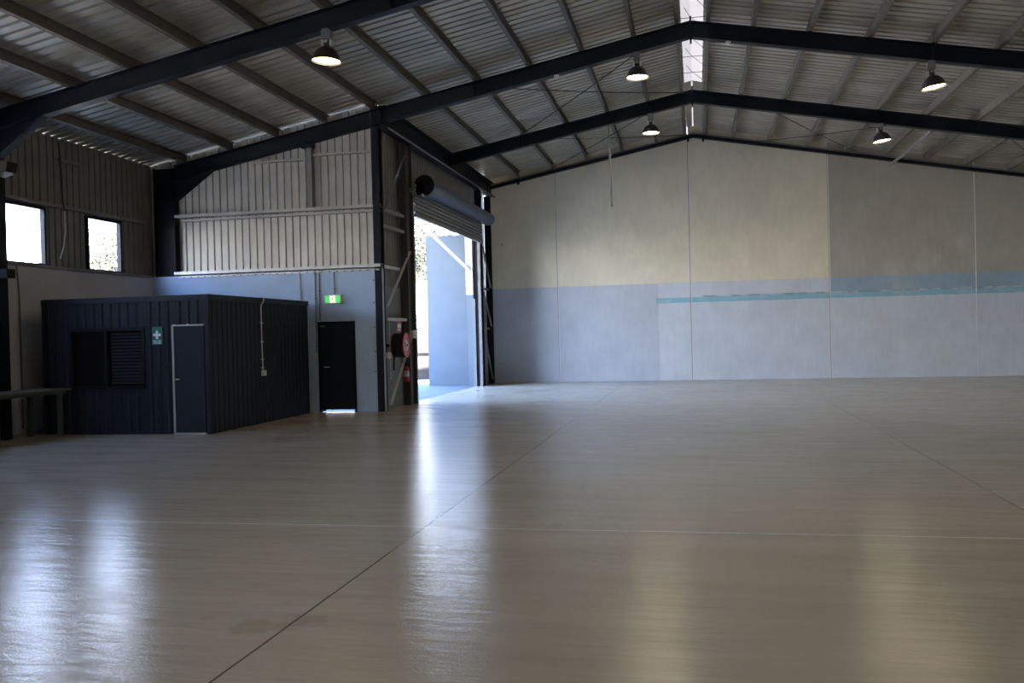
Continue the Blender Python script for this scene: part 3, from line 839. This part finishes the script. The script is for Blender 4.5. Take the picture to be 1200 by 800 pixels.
# first aid sign
fa = thing('first_aid_sign', 'small green first aid sign with white cross on the hut front', 'sign', (-9.61, HY0, 1.8))
ys = HY0 - .024
MB().box(-9.715, -9.505, ys - .006, ys, 1.63, 1.955).build('sign_plate', signg, fa)
MB().box(-9.685, -9.535, ys - .010, ys - .006, 1.805 - .02, 1.805 + .025).box(-9.632, -9.588, ys - .010, ys - .006, 1.73, 1.88).build('white_cross', signw, fa)
def text(body, size, loc, rot, mat, parent, name='lettering', bold=0.0):
    cu = bpy.data.curves.new(name, 'FONT'); cu.body = body; cu.size = size; cu.align_x = 'CENTER'; cu.align_y = 'CENTER'; cu.extrude = .001; cu.offset = bold
    tmp = bpy.data.objects.new(name, cu)
    me = bpy.data.meshes.new_from_object(tmp)
    bpy.data.objects.remove(tmp)
    o_ = bpy.data.objects.new(name, me); me.materials.clear(); me.materials.append(mat)
    sc.collection.objects.link(o_); o_.parent = parent
    o_.location = Vector(loc) - wloc(parent); o_.rotation_euler = rot
    return o_
text('FIRST AID\nSTATION', .038, (-9.61, ys - .008, 1.675), (PI / 2, 0, 0), signw, fa, bold=.001)
# conduit with outlet on the hut's side
hc = thing('outlet_conduit', 'pale conduit with a socket outlet on the right side of the hut', 'conduit', (HX1, 16.75, 1.0))
xx = HX1 + .032
MB().path([(HX1 - .05, 16.88, HZ + .06), (HX1 + .02, 16.85, HZ + .07), (xx + .02, 16.82, HZ - .02), (xx, 16.73, HZ - .12), (xx, 16.73, 1.6), (xx, 16.75, 1.06)], .012, 8).build('pipe', whitepl, hc, smooth=True)
sd_ = MB()
for z in (2.0, 1.62, 1.27, 1.1): sd_.box(xx - .018, xx + .018, 16.70, 16.765, z, z + .025)
sd_.build('saddle', whitepl, hc)
MB().box(HX1 + .02, HX1 + .07, 16.69, 16.83, .95, 1.06).build('outlet', whitepl, hc, bevel=.006)

# bench beside the hut
legm = Mat('bench_leg_steel', (.05, .062, .062), .5)
bn = thing('workbench', 'plain bench with a thin timber top on steel legs left of the hut', 'bench', (-11.7, 13.6, 0))
MB().box(-12.1, -11.3, 12.4, 14.62, .835, .872).build('bench_top', woodm, bn, bevel=.003)
MB().box(-12.05, -11.36, 12.45, 14.55, .78, .833).build('apron', legm, bn)
for x, y in ((-11.40, 14.42), (-11.40, 12.9), (-12.03, 14.42), (-12.03, 12.9)):
    MB().box(x - .035, x + .035, y - .035, y + .035, 0, .78).build('leg', legm, bn)

# ------------------------------------------------------------------ side wall framing round the roller door
def post(y0, y1, z1, lab, x0=-7.02, x1=-6.86, mat=navy):
    mb = MB().box(x0, x1, y0, y0 + .012, 0, z1).box(x0, x1, y1 - .012, y1, 0, z1).box((x0 + x1) / 2 - .006, (x0 + x1) / 2 + .006, y0 + .012, y1 - .012, 0, z1)
    tag(mb.build('steel_post', mat), lab, 'post', 'posts of the side wall')
darkpost = Mat('dark_brown_steel', (.045, .042, .038), .5)
post(21.0, 21.5, 6.38, 'dark post forming the near jamb of the roller door', mat=darkpost)
post(28.55, 28.85, 6.38, 'dark post forming the far jamb of the roller door')
post(29.95, 30.25, 6.38, 'dark post in the corner against the far wall')
def rail(y0, y1, z, lab, h=.07, mat=galv_dull, x=-6.93):
    mb = MB().box(x - .008, x + .008, y0, y1, z, z + h).box(x - .1, x, y0, y1, z, z + .008).box(x - .1, x, y0, y1, z + h - .008, z + h)
    tag(mb.build('wall_rail', mat), lab, 'rail', 'rails of the side wall')
rail(19.45, 21.0, 4.55, 'uppermost rail between corner column and roller door')
rail(19.45, 21.0, 4.17, 'second rail from the top between corner column and roller door')
rail(19.45, 20.6, 3.24, 'bright rail level with the cladding foot left of the roller door', mat=galv)
rail(19.60, 21.15, 2.04, 'pale rail just above the fire hose sign', mat=galv)
rail(28.85, 29.95, 3.17, 'rail beyond the roller door, upper one')
rail(28.85, 29.95, 1.84, 'rail beyond the roller door, lower one')
def dbrace(a, b_, lab, mat=galv_dull, w_=.06):
    mb = MB().angle(a, b_, w_, .006, (1, 0, 0), (0, .85, .5))
    tag(mb.build('diagonal_brace', mat), lab, 'brace', 'diagonal braces of the side wall')
xb = -6.89
dbrace((xb, 19.40, 4.55), (xb, 20.95, 6.05), 'upper diagonal brace left of the roller door')
dbrace((xb, 21.2, 3.75), (xb, 19.45, 2.36), 'middle diagonal brace left of the roller door', whitem, .07)
dbrace((xb, 21.15, 1.70), (xb, 19.50, .12), 'lowest pale diagonal brace behind the fire extinguisher', whitem, .07)
dbrace((xb, 28.9, 4.6), (xb, 29.95, 3.25), 'upper diagonal brace beyond the roller door')
dbrace((xb, 28.9, 3.1), (xb, 29.95, 1.95), 'middle diagonal brace beyond the roller door')
dbrace((xb, 28.9, 1.75), (xb, 29.95, .15), 'lower diagonal brace beyond the roller door')

# roller door
rd = thing('roller_door', 'raised roller door with blue drum and grey ribbed curtain', 'roller door', (-6.7, 25, 4.7))
R0 = .20
prd = MB()
# drum wrapped in curtain, slightly faceted
ring = []
for k_ in range(40):
    t = 2 * PI * k_ / 40
    ring.append((-6.60 + (R0 + .004 * (k_ % 4 == 0)) * math.cos(t), 5.43 + (R0 + .004 * (k_ % 4 == 0)) * math.sin(t)))
prd.prism(ring, 'y', 21.75, 28.75)
prd.build('drum', Mat('blue_steel_curtain', (.055, .072, .11), .4, noise=.08, nscale=2), rd)
cu = MB(); zz = 4.70; prf = []
while zz < 5.46:
    prf += [(-6.80, zz), (-6.80, zz + .06), (-6.85, zz + .068), (-6.85, zz + .09)]; zz += .10
vs = []; fs = []
for x, z in prf: vs += [(x, 21.5, z), (x, 28.62, z)]
for i in range(len(prf) - 1): fs.append((2 * i, 2 * i + 1, 2 * i + 3, 2 * i + 2))
cu.add(vs, fs)
cu.build('curtain', Mat('grey_curtain', (.17, .18, .18), .45, noise=.06), rd, solid=.003)
MB().box(-6.83, -6.77, 21.5, 28.62, 4.64, 4.71).build('bottom_rail', galv_dull, rd)
ed = MB().lathe([(0, 0), (.26, 0), (.26, .03), (0, .03)], (-6.60, 21.66, 5.43), 'y', 28)
ed.box(-6.86, -6.6, 21.66, 21.69, 5.2, 5.5)
ed.build('end_plate', blackm, rd)
MB().lathe([(0, -.06), (.06, -.06), (.075, 0), (0, 0)], (-6.86, 21.5, 5.30), 'y', 18).build('chain_wheel', galv_dull, rd)
MB().box(-6.94, -6.85, 21.47, 21.56, 0, 5.2).build('guide_channel', darkpost, rd)
MB().box(-6.94, -6.85, 28.46, 28.55, 0, 5.2).build('guide_channel', galv_dull, rd)
MB().tube((-6.62, 21.55, 5.18), (-6.62, 21.75, 5.18), .03, 10).build('stop_bolt', alum, rd)
ch = MB(); z = 5.2
i = 0
while z > 1.15:
    for yo in (-.045, .045):
        if i % 2: ch.box(-6.865, -6.855, 21.53 + yo - .012, 21.53 + yo + .012, z - .03, z)
        else: ch.box(-6.870, -6.850, 21.53 + yo - .005, 21.53 + yo + .005, z - .03, z)
    z -= .026; i += 1
ch.build('hoist_chain', Mat('rusty_chain', (.08, .045, .035), .6), rd)

# fire gear on the side wall bay
rl = thing('fire_hose_reel', 'red fire hose reel with black hose on the bay left of the roller door', 'hose reel', (-6.75, 20.3, 1.47))
yr, zr_ = 19.90, 1.47
xr = -6.60
MB().lathe([(.04, 0), (.27, 0), (.285, .012), (.285, .03), (.27, .03), (.255, .015), (.04, .015)], (xr, yr, zr_), 'x', 36, closed=True).build('red_disc', redm, rl, smooth=True)
MB().lathe([(.04, 0), (.285, 0), (.285, .012), (.04, .012)], (xr - .27, yr, zr_), 'x', 32, closed=True).build('red_disc', redm, rl)
hs = MB()
for i in range(7):
    xh = xr - .25 + i * .037
    hs.lathe([(.262 + .018 * math.cos(t_ * PI / 4), .018 * math.sin(t_ * PI / 4)) for t_ in range(8)], (xh, yr, zr_), 'x', 30, closed=True)
hs.path([(xr - .2, yr - .2, zr_ - .17), (xr - .2, yr - .27, zr_ - .3), (xr - .2, yr - .3, zr_ - .5), (xr - .2, yr - .27, zr_ - .56)], .018, 8)
hs.build('hose', blackm, rl, smooth=True)
MB().lathe([(0, .032), (.075, .032), (.075, .02), (0, .02)], (xr, yr, zr_), 'x', 24).build('hub_label', whitepl, rl)
MB().lathe([(.095, .018), (.125, .018), (.125, .016), (.095, .016)], (xr, yr, zr_), 'x', 28, closed=True).build('ring_label', whitepl, rl)
MB().lathe([(.0, .038), (.03, .038), (.03, .03), (0, .03)], (xr, yr, zr_), 'x', 16).build('axle', blackm, rl)
MB().box(-7.06, xr - .26, yr - .03, yr + .03, zr_ - .03, zr_ + .03).build('bracket', blackm, rl)
fs_ = thing('fire_hose_sign', 'small red sign above the fire hose reel', 'sign', (-6.9, 20.2, 1.9))
MB().box(-6.87, -6.865, 20.08, 20.40, 1.79, 2.02).build('sign_plate', redm, fs_)
sg = MB().tube((-6.864, 20.2, 1.92), (-6.861, 20.2, 1.92), .055, 16)
sg.box(-6.864, -6.861, 20.28, 20.36, 1.87, 1.98).box(-6.864, -6.861, 20.12, 20.36, 1.82, 1.84)
sg.build('pictogram', signw, fs_)
feo = thing('fire_extinguisher', 'small red fire extinguisher hanging on the bay below the hose reel', 'fire extinguisher', (-6.8, 20.5, .6))
MB().lathe([(0, 0), (.065, 0), (.07, .01), (.07, .30), (.055, .345), (.025, .365), (.025, .38), (0, .38)], (-6.80, 20.5, .60), 'z', 20).build('cylinder', redm, feo, smooth=True)
MB().lathe([(.0712, .12), (.0712, .25)], (-6.80, 20.5, .60), 'z', 20).build('label', whitepl, feo, smooth=True)
MB().box(-6.82, -6.78, 20.48, 20.52, .97, 1.03).bar((-6.8, 20.44, 1.05), (-6.8, 20.58, 1.07), .02, .015).bar((-6.8, 20.44, 1.01), (-6.8, 20.57, 1.0), .02, .012).path([(-6.78, 20.5, 1.0), (-6.72, 20.48, .97), (-6.70, 20.5, .85), (-6.71, 20.5, .7)], .01, 8).build('valve', blackm, feo)
MB().box(-6.88, -6.86, 20.47, 20.53, .7, 1.1).box(-6.88, -6.74, 20.42, 20.43, .8, .82).build('wall_bracket', galv_dull, feo)
bx = thing('door_control_box', 'beige control box on the near jamb of the roller door', 'control box', (-6.84, 21.15, 1.72))
MB().box(-6.86, -6.76, 20.98, 21.28, 1.62, 1.82).build('housing', beigepl, bx, bevel=.008)
MB().tube((-6.76, 21.08, 1.75), (-6.75, 21.08, 1.75), .018, 12).tube((-6.76, 21.08, 1.69), (-6.75, 21.08, 1.69), .018, 12).build('button', redm, bx)
s2 = thing('junction_box', 'white outlet box at hip height right of the corner column', 'switch', (-6.88, 19.47, 1.25))
MB().box(-6.90, -6.84, 19.38, 19.58, 1.18, 1.32).build('housing', whitepl, s2, bevel=.006)
MB().box(-6.84, -6.835, 19.44, 19.52, 1.22, 1.28).build('cover', beigepl, s2)
o = MB().tube((-6.95, 19.80, .73), (-6.95, 19.80, 2.03), .012, 8).tube((-6.95, 19.80, .68), (-6.95, 19.80, .75), .024, 10).build('wall_conduit', whitepl)
tag(o, 'thin pale conduit beside the black hose of the reel', 'conduit', 'wall conduits')

# ------------------------------------------------------------------ outside the roller door
tag(MB().box(-8.95, -7.18, 29.4, 29.6, -.03, 5.05).build('concrete_panel', panel_out), 'blue-grey concrete panel standing outside the far jamb of the roller door', 'wall panel')
ob = thing('door_post', 'pale blue steel post outside the far jamb of the roller door', 'post', (-7.3, 28.9, 0))
MB().box(-7.42, -7.2, 28.85, 28.87, -.03, 5.0).box(-7.32, -7.3, 28.87, 29.1, -.03, 5.0).box(-7.42, -7.2, 29.1, 29.12, -.03, 5.0).build('post', Mat('pale_blue_steel', (.10, .135, .17), .5), ob)
MB().box(-7.44, -7.2, 28.84, 28.85, 3.0, 5.0).build('splice_plate', whitem, ob)
cn = thing('canopy', 'white framed canopy outside above the roller door', 'canopy', (-8.1, 25, 5.0))
MB().prism([(-7.2, 5.42), (-10.3, 5.65), (-10.3, 5.68), (-7.2, 5.45)], 'y', 20.5, 29.3).build('canopy_roof', Mat('canopy_sheet', (.16, .18, .19), .5), cn)  # roof extended past its beams to shade the far wall's left end
for y in (21.0, 23.6, 26.3, 28.8):
    MB().bar((-7.2, y, 5.34), (-9.5, y, 5.52), .06, .1).build('beam', whitem, cn)
    if y in (21.0, 28.8): MB().bar((-7.30, y, 3.80), (-8.95, y, 5.42), .07, .09).build('strut', whitem, cn)
MB().bar((-9.5, 20.5, 5.5), (-9.5, 29.3, 5.5), .06, .12).build('edge_beam', whitem, cn)
# retaining wall, fence, trees
rt_ = MB().box(-40, -7.4, 34.0, 34.4, -.2, 1.98)
for z in (.32, 1.02): rt_.box(-40, -7.4, 33.94, 34.0, z, z + .05)
tag(rt_.build('retaining_wall', rockm), 'pale retaining wall behind the yard outside the roller door', 'wall')
fe = thing('chain_link_fence', 'chain link fence on top of the pale retaining wall', 'fence', (-15, 34.2, 1.98))
fm = MB(); x = -20
while x < -7.6:
    fm.tube((x, 34.2, 1.98), (x + 1.35, 34.2, 3.33), .014, 4); fm.tube((x + 1.35, 34.2, 1.98), (x, 34.2, 3.33), .014, 4); x += .17
fm.build('mesh', Mat('fence_wire', (.006, .006, .006), .5), fe)
for x in (-20, -17, -14, -11.2, -8.2): MB().tube((x, 34.2, 1.9), (x, 34.2, 3.45), .03, 8).build('post', galv, fe)
MB().tube((-20, 34.2, 3.36), (-7.6, 34.2, 3.36), .02, 6).build('top_rail', galv, fe)

def tree(loc, h, crown, n, lab, seed):
    rnd = random.Random(seed)
    t = thing('tree', lab, 'tree', loc, 'trees outside')
    x0, y0, z0 = loc
    tk = MB(); tips = []
    tk.path([(x0, y0, z0), (x0 + .1, y0, z0 + h * .25), (x0 - .1, y0 + .1, z0 + h * .5)], .22, 8)
    for i in range(12):
        a = rnd.uniform(0, 2 * PI); s0 = z0 + h * rnd.uniform(.2, .5)
        e = Vector((x0 + crown * .75 * math.cos(a), y0 + crown * .75 * math.sin(a), z0 + h * rnd.uniform(.5, .95)))
        mid = Vector((x0, y0, s0)).lerp(e, .5) + Vector((0, 0, .3))
        tk.path([(x0, y0, s0), mid, e], .07, 6); tips += [e, mid]
    tk.build('trunk', barkm, t, smooth=True)
    lf = MB()
    for i in range(int(n * 1.6)):
        c0 = rnd.choice(tips)
        v = Vector((rnd.gauss(0, 1), rnd.gauss(0, 1), rnd.gauss(0, .8)))
        v *= crown * .27
        p = c0 + v
        a = Vector((rnd.uniform(-1, 1), rnd.uniform(-1, 1), rnd.uniform(-1, 1))).normalized()
        b2 = a.orthogonal().normalized(); s_ = rnd.uniform(.10, .2)
        lf.add([p - a * s_, p + b2 * s_ * .45, p + a * s_, p - b2 * s_ * .45], [(0, 1, 2, 3)])
    lf.build('foliage', leafm, t)
tree((-17.6, 52, 0), 10.5, 3.6, 5000, 'sunlit yellow-green tree beyond the fence, seen through the roller door', 3)
tree((-40.2, 57.4, 0), 11.6, 4.3, 6000, 'sunlit tree outside the high window next to the corner column', 5)
